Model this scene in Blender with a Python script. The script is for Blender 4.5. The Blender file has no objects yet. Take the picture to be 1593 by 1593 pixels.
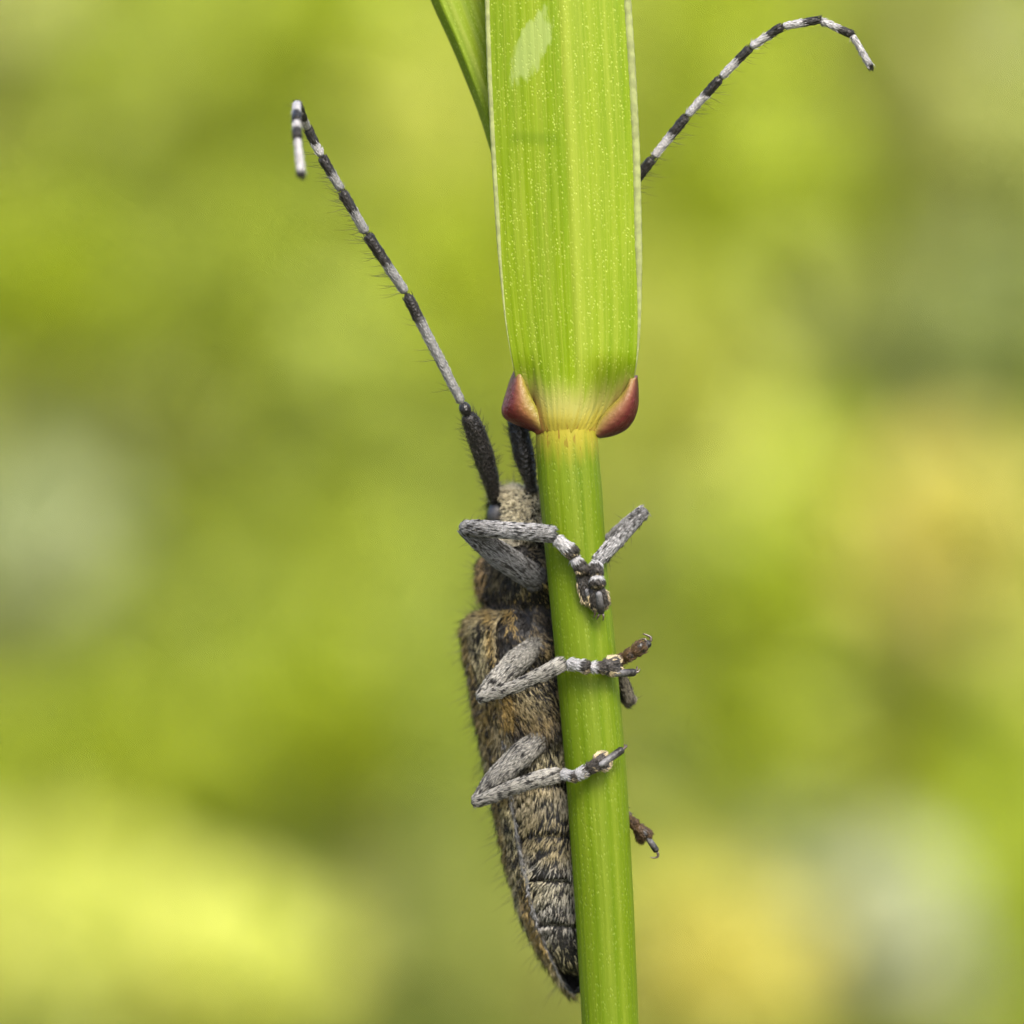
# Longhorn beetle clinging to a grass stem, blurred meadow behind.  1 unit = 1 cm.
import bpy, math, random
import numpy as np
random.seed(7); RNG = np.random.default_rng(11)
S = bpy.context.scene
S.unit_settings.system = 'METRIC'; S.unit_settings.scale_length = 0.01
COL = S.collection

# ------------------------------------------------------------------ camera
CAMD = 15.0                                   # lens to the plane of the stem
cam = bpy.data.cameras.new('camera'); camo = bpy.data.objects.new('camera', cam); COL.objects.link(camo)
camo.location = (0, -CAMD, 0); camo.rotation_euler = (math.radians(90), 0, 0)
cam.sensor_width = 36; cam.lens = 36*CAMD/3.2
cam.clip_start = 0.5; cam.clip_end = 40000
cam.dof.use_dof = True; cam.dof.focus_distance = CAMD-0.07
cam.dof.aperture_fstop = 1e-3*cam.lens/(2*0.27); cam.dof.aperture_blades = 0
S.camera = camo

# ------------------------------------------------------------------ sky and sun
SUN_EL, SUN_AZ = math.radians(48), math.radians(162)   # azimuth from +Y towards +X: behind the camera, a little to the right
w = bpy.data.worlds.new('World'); S.world = w; w.use_nodes = True
nt = w.node_tree; nt.nodes.clear()
sky = nt.nodes.new('ShaderNodeTexSky'); sky.sky_type = 'NISHITA'; sky.sun_disc = False
sky.sun_elevation = SUN_EL; sky.sun_rotation = SUN_AZ; sky.air_density = 1.0; sky.dust_density = 4.0; sky.ozone_density = 0.6
bg = nt.nodes.new('ShaderNodeBackground'); bg.inputs[1].default_value = 0.13
ow = nt.nodes.new('ShaderNodeOutputWorld')
nt.links.new(sky.outputs[0], bg.inputs[0]); nt.links.new(bg.outputs[0], ow.inputs[0])
sl = bpy.data.lights.new('sun', 'SUN'); sl.energy = 1.5; sl.angle = math.radians(24); sl.color = (1, .955, .88)
so = bpy.data.objects.new('sun', sl); COL.objects.link(so)
from mathutils import Vector
sd = Vector((math.sin(SUN_AZ)*math.cos(SUN_EL), math.cos(SUN_AZ)*math.cos(SUN_EL), math.sin(SUN_EL)))
so.rotation_euler = sd.to_track_quat('Z', 'Y').to_euler()
vs = S.view_settings; vs.view_transform = 'Standard'; vs.look = 'None'; vs.gamma = 1; vs.exposure = 2.0
S.render.engine = 'CYCLES'; S.cycles.use_denoising = True; S.cycles.max_bounces = 5; S.cycles.diffuse_bounces = 4; S.cycles.glossy_bounces = 2
S.cycles.transmission_bounces = 4; S.cycles.use_adaptive_sampling = True; S.cycles.adaptive_threshold = .02

# ------------------------------------------------------------------ helpers
K = 1593/3.2
def PX(px, py, y=0.0):
    f = (CAMD+y)/CAMD
    return np.array([(px-796.5)/K*f, y, (796.5-py)/K*f])
def U(v): return v/K                           # a length read off the picture plane
def norm(v): return v/(np.linalg.norm(v, axis=-1, keepdims=True)+1e-12)

def tag(o, label=None, cat=None, group=None, kind=None):
    for k, v in (('label', label), ('category', cat), ('group', group), ('kind', kind)):
        if v: o[k] = v
    return o
def empty(name, loc):
    o = bpy.data.objects.new(name, None); COL.objects.link(o); o.location = loc; o.empty_display_size = .2
    return o
def mesh_obj(name, V, F, m, parent=None, uv=None, col=None, smooth=True):
    V = np.asarray(V, dtype=np.float32)
    me = bpy.data.meshes.new(name); me.from_pydata(V.tolist(), [], [tuple(map(int, f)) for f in F] if not isinstance(F, np.ndarray) else F.tolist())
    if smooth: me.polygons.foreach_set('use_smooth', np.ones(len(me.polygons), dtype=bool))
    if uv is not None:
        l = me.uv_layers.new(name='UV'); idx = np.empty(len(me.loops), dtype=np.int32); me.loops.foreach_get('vertex_index', idx)
        l.data.foreach_set('uv', np.asarray(uv, dtype=np.float32)[idx].ravel())
    if col is not None:
        a = me.color_attributes.new('Col', 'FLOAT_COLOR', 'POINT')
        c = np.ones((len(V), 4), dtype=np.float32); c[:, :3] = col; a.data.foreach_set('color', c.ravel())
    me.materials.append(m); me.update()
    o = bpy.data.objects.new(name, me); COL.objects.link(o)
    if parent is not None:
        o.parent = parent
        p, off = parent, Vector((0, 0, 0))
        while p is not None: off -= p.location; p = p.parent
        o.location = off                       # mesh coordinates are world coordinates
    return o
def grid_faces(n, m, wrap, base=0):
    i = np.arange(n-1)[:, None]; j = np.arange(m if wrap else m-1)[None, :]
    j2 = (j+1) % m
    f = np.stack(np.broadcast_arrays(i*m+j, i*m+j2, (i+1)*m+j2, (i+1)*m+j), -1).reshape(-1, 4)
    return f+base
def closed_loft(G):
    """grid (n,m,3) closed round, with capped ends -> V, F"""
    n, m, _ = G.shape
    V = np.concatenate([G.reshape(-1, 3), G[0].mean(0)[None], G[-1].mean(0)[None]])
    F = grid_faces(n, m, True).tolist(); a, b = n*m, n*m+1
    for j in range(m):
        F.append((a, (j+1) % m, j)); F.append((b, (n-1)*m+j, (n-1)*m+(j+1) % m))
    return V, F
def smooth1(a, k):
    if k < 2: return a
    a = np.asarray(a, float); w_ = np.hanning(2*k+1)[1:-1]; w_ /= w_.sum()
    h = len(w_)//2
    if a.ndim == 1: a = a[:, None]; sq = True
    else: sq = False
    lo = 2*a[0]-a[1:h+1][::-1]; hi = 2*a[-1]-a[-h-1:-1][::-1]
    p = np.concatenate([lo, a, hi]); out = np.stack([np.convolve(p[:, c], w_, 'valid') for c in range(a.shape[1])], 1)
    return out[:, 0] if sq else out
def tube(pts, rad, m=14, n=40, flat=1.0, sm=4, ref=(0, 1, 0.01), roundend=True):
    """tapered tube through pts; returns grid. flat squashes along the ref side"""
    pts = np.asarray(pts, float); rad = np.asarray(rad, float)
    d = np.r_[0, np.cumsum(np.linalg.norm(np.diff(pts, axis=0), axis=1))]; d /= d[-1]
    t = np.linspace(0, 1, n)
    C = smooth1(np.stack([np.interp(t, d, pts[:, k]) for k in range(3)], 1), sm); R = smooth1(np.interp(t, d, rad), sm)
    L = np.linalg.norm(np.diff(C, axis=0), axis=1).sum()
    if roundend:
        s = t*L
        for e in (s, L-s):
            r0 = R.copy(); x = np.clip(e/np.maximum(r0*.9, 1e-6), 0, 1); R = r0*np.sqrt(np.clip(1-(1-x)**2, .01, 1))
    T = norm(np.gradient(C, axis=0)); e1 = norm(np.cross(T, np.asarray(ref, float))); e2 = np.cross(T, e1)
    a = np.linspace(0, 2*np.pi, m, endpoint=False)
    return C[:, None]+R[:, None, None]*(np.cos(a)[None, :, None]*e1[:, None]+flat*np.sin(a)[None, :, None]*e2[:, None])
def wob(p, sc, seed=0):
    """smooth pseudo noise in 0..1 from sums of sines"""
    r = np.random.default_rng(seed); o = np.zeros(len(p))
    for _ in range(7):
        k = r.normal(size=3)*sc; o += np.sin(p@k+r.uniform(0, 6.28))
    return np.clip(.5+o/5.3, 0, 1)
def sample_grid(G, count, wrap=True):
    n, m, _ = G.shape; H = np.concatenate([G, G[:, :1]], 1) if wrap else G
    A = np.linalg.norm(np.cross(H[1:, :-1]-H[:-1, :-1], H[:-1, 1:]-H[:-1, :-1]), axis=-1)
    q = RNG.choice(A.size, size=int(count), p=(A/A.sum()).ravel()); i, j = np.unravel_index(q, A.shape)
    f, g = RNG.random(len(q))[:, None], RNG.random(len(q))[:, None]
    a, b, c, d = H[i, j], H[i, j+1], H[i+1, j], H[i+1, j+1]
    p = (a*(1-g)+b*g)*(1-f)+(c*(1-g)+d*g)*f
    ds = norm((c-a)*(1-g)+(d-b)*g); dt = norm((b-a)*(1-f)+(d-c)*f)
    N = norm(np.cross(ds, dt))
    cen = G.mean(1); ci = cen[i]*(1-f)+cen[i+1]*f
    if wrap: N = np.where(((p-ci)*N).sum(1, keepdims=True) < 0, -N, N)
    return p, N, ds, dt, (i+f[:, 0])/(n-1), (j+g[:, 0])/m
class Fur:
    """collects single hairs (bent three-sided spines) and links them as one mesh"""
    def __init__(s): s.V, s.F, s.C, s.n = [], [], [], 0
    def add(s, p, N, flow, length, lift, rad, col, jit=.25, droop=.35):
        k = len(p)
        if k == 0: return
        length = np.broadcast_to(np.asarray(length, float), (k,))*RNG.uniform(.65, 1.25, k)
        d1 = norm(flow+N*np.broadcast_to(np.asarray(lift, float), (k,))[:, None]+RNG.normal(size=(k, 3))*jit)
        d2 = norm(d1-N*droop*.6+flow*.25)
        p0 = p-N*.0008; p1 = p0+d1*length[:, None]*.5; p2 = p1+d2*length[:, None]*.5
        x = norm(np.cross(d1, N+RNG.normal(size=(k, 3))*.2)); y = np.cross(d1, x)
        V = np.empty((k, 7, 3)); r = np.broadcast_to(np.asarray(rad, float), (k,))[:, None]
        for q in range(3):
            a = q*2.0944; o = x*math.cos(a)+y*math.sin(a); V[:, q] = p0+o*r; V[:, 3+q] = p1+o*r*.8
        V[:, 6] = p2
        tri = np.array([[0, 1, 4], [0, 4, 3], [1, 2, 5], [1, 5, 4], [2, 0, 3], [2, 3, 5], [3, 4, 6], [4, 5, 6], [5, 3, 6]])
        s.F.append((np.arange(k)[:, None, None]*7+tri[None]).reshape(-1, 3)+s.n); s.n += 7*k
        s.V.append(V.reshape(-1, 3)); s.C.append(np.repeat(np.broadcast_to(col, (k, 3)), 7, 0))
    def build(s, name, parent):
        o = mesh_obj(name, np.concatenate(s.V), np.concatenate(s.F), M['hair'], parent, col=np.concatenate(s.C)); o['kind'] = 'stuff'
        return o

# ------------------------------------------------------------------ materials
M = {}
class NB:
    def __init__(s, name):
        s.m = bpy.data.materials.new(name); s.m.use_nodes = True; s.t = s.m.node_tree; s.t.nodes.clear()
    def n(s, ty, ins=None, **kw):
        nd = s.t.nodes.new(ty)
        for k, v in kw.items(): setattr(nd, k, v)
        for k, v in (ins or {}).items():
            if isinstance(v, bpy.types.NodeSocket): s.t.links.new(v, nd.inputs[k])
            else: nd.inputs[k].default_value = v
        return nd
    def math(s, op, a, b=0.0, c=0.0, clamp=False): return s.n('ShaderNodeMath', {0: a, 1: b, 2: c}, operation=op, use_clamp=clamp).outputs[0]
    def mix(s, f, a, b, blend='MIX'):
        nd = s.t.nodes.new('ShaderNodeMix'); nd.data_type = 'RGBA'; nd.blend_type = blend
        for k, v in ((0, f), (6, a), (7, b)):
            if isinstance(v, bpy.types.NodeSocket): s.t.links.new(v, nd.inputs[k])
            else: nd.inputs[k].default_value = v if k == 0 else (*v, 1)
        return nd.outputs[2]
    def ramp(s, f, stops, interp='LINEAR'):
        nd = s.n('ShaderNodeValToRGB', {0: f}); r = nd.color_ramp; r.interpolation = interp
        while len(r.elements) > 1: r.elements.remove(r.elements[-1])
        for k, (p, c) in enumerate(stops):
            e = r.elements[0] if k == 0 else r.elements.new(p)
            e.position = p; e.color = (c, c, c, 1) if isinstance(c, (int, float)) else (*c, 1)
        return nd.outputs[0]
    def step(s, v, a, b): return s.n('ShaderNodeMapRange', {0: v, 1: a, 2: b, 3: 0.0, 4: 1.0}, interpolation_type='SMOOTHSTEP').outputs[0]
    def out(s, sh): s.n('ShaderNodeOutputMaterial', {0: sh}); return s.m

def principled(name, col, rough=.5, spec=.5, bump=None, sheen=0):
    b = NB(name); ins = {'Base Color': (*col, 1), 'Roughness': rough, 'Specular IOR Level': spec}
    if bump:
        tc = b.n('ShaderNodeTexCoord'); v = b.n('ShaderNodeTexVoronoi', {'Vector': tc.outputs['Object'], 'Scale': bump[0]})
        ins['Normal'] = b.n('ShaderNodeBump', {'Strength': bump[1], 'Distance': .004, 'Height': v.outputs['Distance']}).outputs[0]
    p = b.n('ShaderNodeBsdfPrincipled', ins); M[name] = b.out(p.outputs[0])

principled('cuticle', (.007, .0065, .006), .5, .22, (90, .5))
principled('black_cuticle', (.006, .0055, .0055), .36, .28, (100, .8))
principled('eye', (.028, .028, .031), .5, .4, (160, .25))
principled('claw', (.05, .035, .025), .3, .5)
principled('leg_skin', (.040, .039, .038), .6, .2, (110, .4))
b = NB('hair'); a = b.n('ShaderNodeAttribute', attribute_name='Col')
p = b.n('ShaderNodeBsdfPrincipled', {'Base Color': a.outputs['Color'], 'Roughness': .45, 'Specular IOR Level': .25})
M['hair'] = b.out(p.outputs[0])

def leaf_surface(name, greens, pale, kind):
    """striated grass surface in UV: U across, V = picture rows / 1000"""
    b = NB(name); uv = b.n('ShaderNodeUVMap').outputs[0]; sp = b.n('ShaderNodeSeparateXYZ', {0: uv}); u, v = sp.outputs[0], sp.outputs[1]
    def co(x, y): return b.n('ShaderNodeCombineXYZ', {0: b.math('MULTIPLY', u, x), 1: b.math('MULTIPLY', v, y)}).outputs[0]
    def noise(x, y, det=2.0, rough=.5): return b.n('ShaderNodeTexNoise', {'Vector': co(x, y), 'Scale': 1.0, 'Detail': det, 'Roughness': rough}).outputs[0]
    rr = random.Random(5)
    if kind == 'blade': vein = [(0, .35), (.06, .1), (.14, .15), (.19, .45), (.23, .05), (.31, .3), (.345, .5), (.38, .05), (.46, 0), (.50, .1), (.525, .95), (.56, 1), (.60, .45), (.64, .5), (.68, .15), (.71, .55), (.75, .2), (.79, .15), (.82, .65), (.85, .1), (.89, .3), (.92, 0), (.97, .1), (1, .2)]
    elif kind == 'stem': vein = [(0, .2)]+[(i/29, rr.choice((.0, .1, .2, .5, .8))) for i in range(1, 29)]+[(1, .3)]
    else: vein = [(0, 0), (.1, .05), (.2, .3), (.27, .9), (.33, .2), (.42, .5), (.5, .1), (.62, .4), (.75, .1), (1, .2)]
    # the veins wander a little
    uw = b.math('ADD', u, b.math('MULTIPLY', b.math('SUBTRACT', noise(3, 3), .5), .03))
    vm = b.ramp(uw, vein, 'EASE')
    fine = noise(70, 4.5, 3, .6); broad = noise(5, 2.2, 2)
    c = b.mix(b.step(broad, .3, .7), greens[0], greens[1])
    c = b.mix(b.math('MULTIPLY', b.step(fine, .42, .72), .45), c, pale)
    c = b.mix(b.math('MULTIPLY', vm, .62), c, pale)
    # papillae in rows
    sc = (78, 270) if kind != 'stem' else (110, 200)
    vo = b.n('ShaderNodeTexVoronoi', {'Vector': co(sc[0]*.62, sc[1]*.62), 'Scale': 1.0, 'Randomness': .9}); dist = vo.outputs['Distance']
    dot = b.math('SUBTRACT', 1.0, b.step(dist, .10, .42))
    rowm = b.step(noise(34, 12, 2), .30, .62)
    dm = b.math('MULTIPLY', dot, rowm)
    c = b.mix(b.math('MULTIPLY', dm, .62 if kind != 'stem' else .35), c, tuple(min(1, x*1.35+.03) for x in pale))
    rough = .42
    height = b.math('ADD', b.math('MULTIPLY', dm, .6), b.math('ADD', b.math('MULTIPLY', fine, .35), b.math('MULTIPLY', vm, .25)))
    if kind == 'blade':
        # rubbed, scraped patch of bare tissue, and a faint crease below it
        du = b.math('DIVIDE', b.math('SUBTRACT', u, b.math('SUBTRACT', .30, b.math('MULTIPLY', b.math('SUBTRACT', v, .075), 1.6))), .12); dv = b.math('DIVIDE', b.math('SUBTRACT', v, .072), .062)
        q = b.math('ADD', b.math('MULTIPLY', du, du), b.math('MULTIPLY', dv, dv))
        q = b.math('ADD', q, b.math('MULTIPLY', b.math('SUBTRACT', noise(16, 26, 3, .6), .5), 1.9))
        sm = b.math('SUBTRACT', 1.0, b.step(q, .55, 1.0))
        c = b.mix(b.math('MULTIPLY', sm, .62), c, (.25, .31, .10))
        cr = b.math('ABSOLUTE', b.math('SUBTRACT', v, b.math('ADD', .209, b.math('MULTIPLY', noise(4, 2), .012))))
        crm = b.math('MULTIPLY', b.math('SUBTRACT', 1.0, b.step(cr, .001, .016)), b.math('MULTIPLY', b.step(u, .10, .16), b.math('SUBTRACT', 1.0, b.step(u, .42, .5))))
        c = b.mix(b.math('MULTIPLY', crm, .4), c, (.07, .13, .001)); height = b.math('SUBTRACT', height, b.math('MULTIPLY', crm, .15))
        # collar: chlorophyll fades to yellow, reddish towards the sides
        ve = b.math('ADD', v, b.math('MULTIPLY', b.math('SUBTRACT', noise(26, 3, 3, .6), .5), .075))
        uu = b.math('ABSOLUTE', b.math('SUBTRACT', u, .52))
        ve = b.math('ADD', ve, b.math('MULTIPLY', b.math('MULTIPLY', uu, uu), .10))
        c = b.mix(b.step(ve, .585, .640), c, (.26, .255, .06))
        c = b.mix(b.math('MULTIPLY', b.step(ve, .63, .668), .8), c, (.285, .235, .022))
        c = b.mix(b.math('MULTIPLY', b.step(ve, .60, .665), b.step(uu, .26, .46)), c, (.19, .06, .025))
        c = b.mix(b.math('MULTIPLY', b.math('MULTIPLY', b.step(v, .655, .672), b.step(noise(22, 45, 2), .56, .64)), .75), c, (.13, .025, .006))
    if kind == 'stem':
        ve = b.math('ADD', v, b.math('MULTIPLY', b.math('SUBTRACT', noise(24, 3, 3, .6), .5), .10))
        c = b.mix(b.math('SUBTRACT', 1.0, b.step(ve, .665, .730)), c, (.255, .225, .020))
        pig = b.math('MULTIPLY', b.math('SUBTRACT', 1.0, b.step(ve, .660, .715)), b.step(noise(45, 40, 1), .60, .68))
        c = b.mix(b.math('MULTIPLY', pig, .8), c, (.12, .03, .006))
    bmp = b.n('ShaderNodeBump', {'Strength': .34, 'Distance': .006, 'Height': height})
    pr = b.n('ShaderNodeBsdfPrincipled', {'Base Color': c, 'Roughness': rough, 'Specular IOR Level': .16, 'Normal': bmp.outputs[0]})
    tr = b.n('ShaderNodeBsdfTranslucent', {'Color': b.mix(.5, c, b.mix(1.0, c, c, 'MULTIPLY')), 'Normal': bmp.outputs[0]})
    tr.inputs['Color'].default_value = (1, 1, 1, 1)
    b.t.links.new(c, tr.inputs['Color'])
    mx = b.n('ShaderNodeMixShader', {0: .30, 1: pr.outputs[0], 2: tr.outputs[0]}); M[name] = b.out(mx.outputs[0])
leaf_surface('blade', ((.108, .178, .0005), (.142, .212, .0005)), (.225, .27, .028), 'blade')
leaf_surface('stem', ((.072, .122, .0005), (.094, .148, .0005)), (.145, .190, .014), 'stem')
leaf_surface('young_leaf', ((.088, .150, .0005), (.13, .195, .001)), (.215, .26, .035), 'young')
def flesh(name, col, trans=.3, rough=.35, nscale=60, ncol=None):
    b = NB(name); tc = b.n('ShaderNodeTexCoord'); nz = b.n('ShaderNodeTexNoise', {'Vector': tc.outputs['Object'], 'Scale': nscale, 'Detail': 3.0})
    c = b.mix(b.step(nz.outputs[0], .35, .65), col, ncol or tuple(x*.75 for x in col))
    bp = b.n('ShaderNodeBump', {'Strength': .35, 'Distance': .004, 'Height': nz.outputs[0]})
    pr = b.n('ShaderNodeBsdfPrincipled', {'Base Color': c, 'Roughness': rough, 'Normal': bp.outputs[0]}); tr = b.n('ShaderNodeBsdfTranslucent', {'Color': c})
    M[name] = b.out(b.n('ShaderNodeMixShader', {0: trans, 1: pr.outputs[0], 2: tr.outputs[0]}).outputs[0])
flesh('margin', (.30, .335, .12), .45, .75, 40)
def auricle_mat():
    b = NB('auricle'); a = b.n('ShaderNodeAttribute', attribute_name='Col'); tc = b.n('ShaderNodeTexCoord')
    nz = b.n('ShaderNodeTexNoise', {'Vector': tc.outputs['Object'], 'Scale': 70.0, 'Detail': 3.0})
    c = b.mix(b.math('MULTIPLY', b.step(nz.outputs[0], .5, .8), .22), a.outputs['Color'], (.24, .12, .07))
    bp = b.n('ShaderNodeBump', {'Strength': .6, 'Distance': .006, 'Height': nz.outputs[0]})
    pr = b.n('ShaderNodeBsdfPrincipled', {'Base Color': c, 'Roughness': .38, 'Specular IOR Level': .3, 'Normal': bp.outputs[0]}); tr = b.n('ShaderNodeBsdfTranslucent', {'Color': c})
    M['auricle'] = b.out(b.n('ShaderNodeMixShader', {0: .25, 1: pr.outputs[0], 2: tr.outputs[0]}).outputs[0])
auricle_mat()

# ------------------------------------------------------------------ the setting: ground and meadow behind
GZ = -35.0
b = NB('soil'); tc = b.n('ShaderNodeTexCoord'); nz = b.n('ShaderNodeTexNoise', {'Vector': tc.outputs['Object'], 'Scale': .08, 'Detail': 6.0})
pr = b.n('ShaderNodeBsdfPrincipled', {'Base Color': b.mix(b.step(nz.outputs[0], .35, .65), (.06, .085, .02), (.09, .075, .04)), 'Roughness': .95})
M['soil'] = b.out(pr.outputs[0])
R_ = 12000.0
g = np.linspace(-1, 1, 41); gx, gy = np.meshgrid(np.sign(g)*np.abs(g)**3*R_, np.sign(g)*np.abs(g)**3*R_, indexing='ij')
gz = GZ+np.where(np.hypot(gx, gy) < 40, 0, .6*np.sin(gx*.021)*np.cos(gy*.017))
tag(mesh_obj('ground', np.stack([gx, gy, gz], -1).reshape(-1, 3), grid_faces(41, 41, False), M['soil']), kind='structure')

def foliage_mat(name, c1, c2, trans=.45):
    b = NB(name); tc = b.n('ShaderNodeTexCoord'); nz = b.n('ShaderNodeTexNoise', {'Vector': tc.outputs['Object'], 'Scale': .9, 'Detail': 3.0})
    c = b.mix(b.step(nz.outputs[0], .3, .7), c1, c2)
    pr = b.n('ShaderNodeBsdfPrincipled', {'Base Color': c, 'Roughness': .5}); tr = b.n('ShaderNodeBsdfTranslucent', {'Color': c})
    M[name] = b.out(b.n('ShaderNodeMixShader', {0: trans, 1: pr.outputs[0], 2: tr.outputs[0]}).outputs[0])
KIND = {  # look of the plants of the meadow: leaf colours, name, label, category
    'bright': ((0.275, 0.341, 0.011), (0.341, 0.407, 0.024), 'meadow_herb', 'blurred bright green leafy herb in the meadow behind the beetle', 'herb'),
    'mid': ((0.270, 0.333, 0.029), (0.333, 0.391, 0.044), 'meadow_herb', 'blurred mid-green leafy herb in the meadow behind the beetle', 'herb'),
    'olive': ((0.275, 0.308, 0.061), (0.319, 0.341, 0.083), 'meadow_herb', 'blurred dull olive leafy herb in the meadow behind the beetle', 'herb'),
    'dark': ((0.127, 0.160, 0.029), (0.165, 0.198, 0.042), 'meadow_herb', 'blurred leafy herb coloured dark like a shaded gap in the meadow behind the beetle', 'herb'),  # shade of the gaps between plants, put into the leaf colour
    'lime': ((0.389, 0.433, 0.054), (0.454, 0.476, 0.092), 'lime_leaf_plant', 'blurred lime-yellow broad-leaved plant behind the beetle', 'plant'),
    'grey':   ((0.27, 0.32, 0.13), (0.33, 0.37, 0.17), 'grey_leaf_plant', 'blurred pale grey-green leafy plant behind the beetle', 'plant'),
    'yellow': ((0.449, 0.415, 0.067), (0.516, 0.471, 0.112), 'yellow_flower_plant', 'blurred yellow-flowered plant behind the grass stem', 'plant'),
    'white': ((.34, .37, .21), (.39, .42, .25), 'white_flower_plant', 'blurred whitish flower head behind the grass stem', 'plant'),
}
for k, v in KIND.items(): foliage_mat('leaf_'+k, v[0], v[1])
foliage_mat('leaf_stalk', (.16, .22, .03), (.13, .19, .03)); foliage_mat('meadow_blades', (.30, .35, .04), (.36, .40, .06))
def leaf_cluster(cen, half, n, ln, wd, rng):
    """n bent elliptic leaves (10 faces each) scattered through an ellipsoid"""
    P = rng.normal(size=(n, 3)); P = P/np.linalg.norm(P, axis=1, keepdims=True)*rng.random((n, 1))**.4*half+cen
    d = rng.normal(size=(n, 3)); d[:, 2] += .5; d = norm(d); s = norm(np.cross(d, rng.normal(size=(n, 3)))); nn = np.cross(d, s)
    L = ln*rng.uniform(.6, 1.3, (n, 1)); W = wd*rng.uniform(.7, 1.2, (n, 1))
    prof = [(0, .12), (.25, .8), (.55, 1), (.82, .6), (1, .05)]
    V = np.empty((n, 15, 3))
    for k, (t, ww) in enumerate(prof):
        c = P+d*L*(t-.5)-nn*L*.35*(t-.3)**2
        V[:, 3*k] = c-s*W*ww*.5+nn*W*ww*.12; V[:, 3*k+1] = c; V[:, 3*k+2] = c+s*W*ww*.5+nn*W*ww*.12
    q = np.array([[3*k+j, 3*k+j+1, 3*k+j+4, 3*k+j+3] for k in range(4) for j in range(2)])
    return V.reshape(-1, 3), (np.arange(n)[:, None, None]*15+q[None]).reshape(-1, 4), P
def plant(kind, px, py, hw, hh, y, seed, n=110, ln=1.6):
    """a herb rooted in the ground whose leafy head is centred where the picture shows its blur"""
    rng = np.random.default_rng(seed); D = (CAMD+y)/CAMD; c = PX(px, py, y)
    half = np.array([U(hw)*D, min(6.0, U(hw)*D), U(hh)*D])
    c1, c2, nm, lab, cat = KIND[kind]
    root = empty(nm, (c[0], y, GZ)); tag(root, lab, cat, 'blurred '+kind+' plants of the meadow')
    V, F, P = leaf_cluster(c, half, n, ln, ln*.55, rng)
    mesh_obj('foliage' if kind not in ('yellow', 'white') else 'flower_head', V, F, M['leaf_'+kind], root)
    G = tube([(c[0], y, GZ-.3), (c[0]+rng.normal()*.4, y, (GZ+c[2])/2), (c[0], y, c[2]+half[2]*.6)], [.22, .17, .06], 8, 24)
    Vs, Fs = closed_loft(G); mesh_obj('stalk', Vs, Fs, M['leaf_stalk'], root)
    return root
PLANTS = [  # kind, px, py, half width, half height (picture units), depth behind the stem
    # far tall row
    ('olive', 20, 60, 190, 170, 88), ('mid', 300, 120, 180, 220, 92), ('bright', 540, 60, 120, 170, 78), ('lime', 655, 215, 60, 130, 58, "narrow pale blurred plant between the bent antenna and the grass blade"),
    ('bright', 1130, 110, 170, 220, 85), ('olive', 1420, 60, 200, 150, 90), ('mid', 1290, 260, 190, 150, 96), ('olive', 1560, 260, 130, 150, 84),
    ('bright', 715, 440, 70, 120, 52), ('bright', 30, 450, 160, 110, 74), ('mid', 260, 420, 190, 150, 98), ('mid', 520, 380, 140, 200, 90),
    ('olive', 1230, 430, 150, 110, 75), ('dark', 1430, 570, 120, 130, 70, "broad blurred herb coloured dark like a shaded gap, just above the yellow-flowered plant"), ('dark', 1570, 520, 100, 170, 80, "tall blurred herb coloured dark like a shaded gap, next to another, above yellow flowers"), ('lime', 1075, 600, 60, 160, 56),
    ('mid', 1250, 640, 110, 150, 76), ('olive', 60, 640, 190, 120, 84), ('olive', 330, 660, 190, 140, 92), ('mid', 600, 640, 150, 180, 82),
    ('grey', 60, 820, 130, 100, 62, "pale grey-green blurred plant among olive herbs, far from the stem"), ('mid', 330, 860, 170, 150, 84), ('mid', 560, 900, 160, 170, 78), ('lime', 1110, 810, 110, 150, 64),
    ('yellow', 1480, 830, 150, 110, 60, "blurred yellow-flowered plant standing beyond the raised front leg"), ('lime', 1330, 940, 150, 150, 64), ('lime', 1540, 1010, 130, 120, 66), ('bright', 1190, 1010, 70, 190, 50),
    ('olive', 60, 1010, 150, 110, 80), ('mid', 290, 1060, 170, 130, 76), ('mid', 530, 1050, 120, 100, 70), ('mid', 165, 140, 110, 130, 80), ('mid', 680, 1060, 90, 170, 74),
    ('bright', 60, 1190, 160, 90, 70), ('bright', 290, 1220, 170, 120, 72), ('mid', 600, 1230, 150, 140, 74), ('grey', 1120, 1230, 150, 110, 68, "pale grey-green blurred plant beyond the hooked hind foot"),
    ('lime', 1400, 1190, 130, 110, 62), ('bright', 1560, 1240, 110, 110, 58),
    ('lime', 60, 1430, 240, 120, 50), ('lime', 310, 1520, 200, 110, 46), ('olive', 640, 1440, 130, 150, 62), ('olive', 800, 1520, 120, 110, 60),
    ('lime', 1120, 1370, 130, 90, 64), ('yellow', 1120, 1500, 110, 80, 50, "blurred yellow flowers right beside the lower end of the grass stem"), ('white', 1390, 1450, 70, 70, 52, "blurred round whitish flower head beyond the yellow flowers by the stem"), ('grey', 1290, 1390, 110, 90, 60, "pale blurred plant between the yellow and the whitish flowers"),
    ('bright', 1530, 1450, 110, 150, 56), ('lime', 1330, 1590, 160, 70, 54), ('lime', 1085, 960, 70, 190, 58), ('bright', 500, 1140, 130, 110, 60), ('mid', 370, 460, 130, 150, 68), ('bright', 1210, 330, 130, 120, 70), ('bright', 1230, 760, 90, 150, 66),
    ('white', 1600, 20, 14, 34, 44, "tiny blurred pale flower beyond the arched banded antenna tip"),
]
for i, (k, px, py, hw, hh, y, *own) in enumerate(PLANTS):
    pl = plant(k, px, py, hw, hh, float(y), 100+i, n=int(60+hw*hh/200), ln=1.7 if hw > 40 else .5)
    if own: pl['label'] = own[0]
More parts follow.
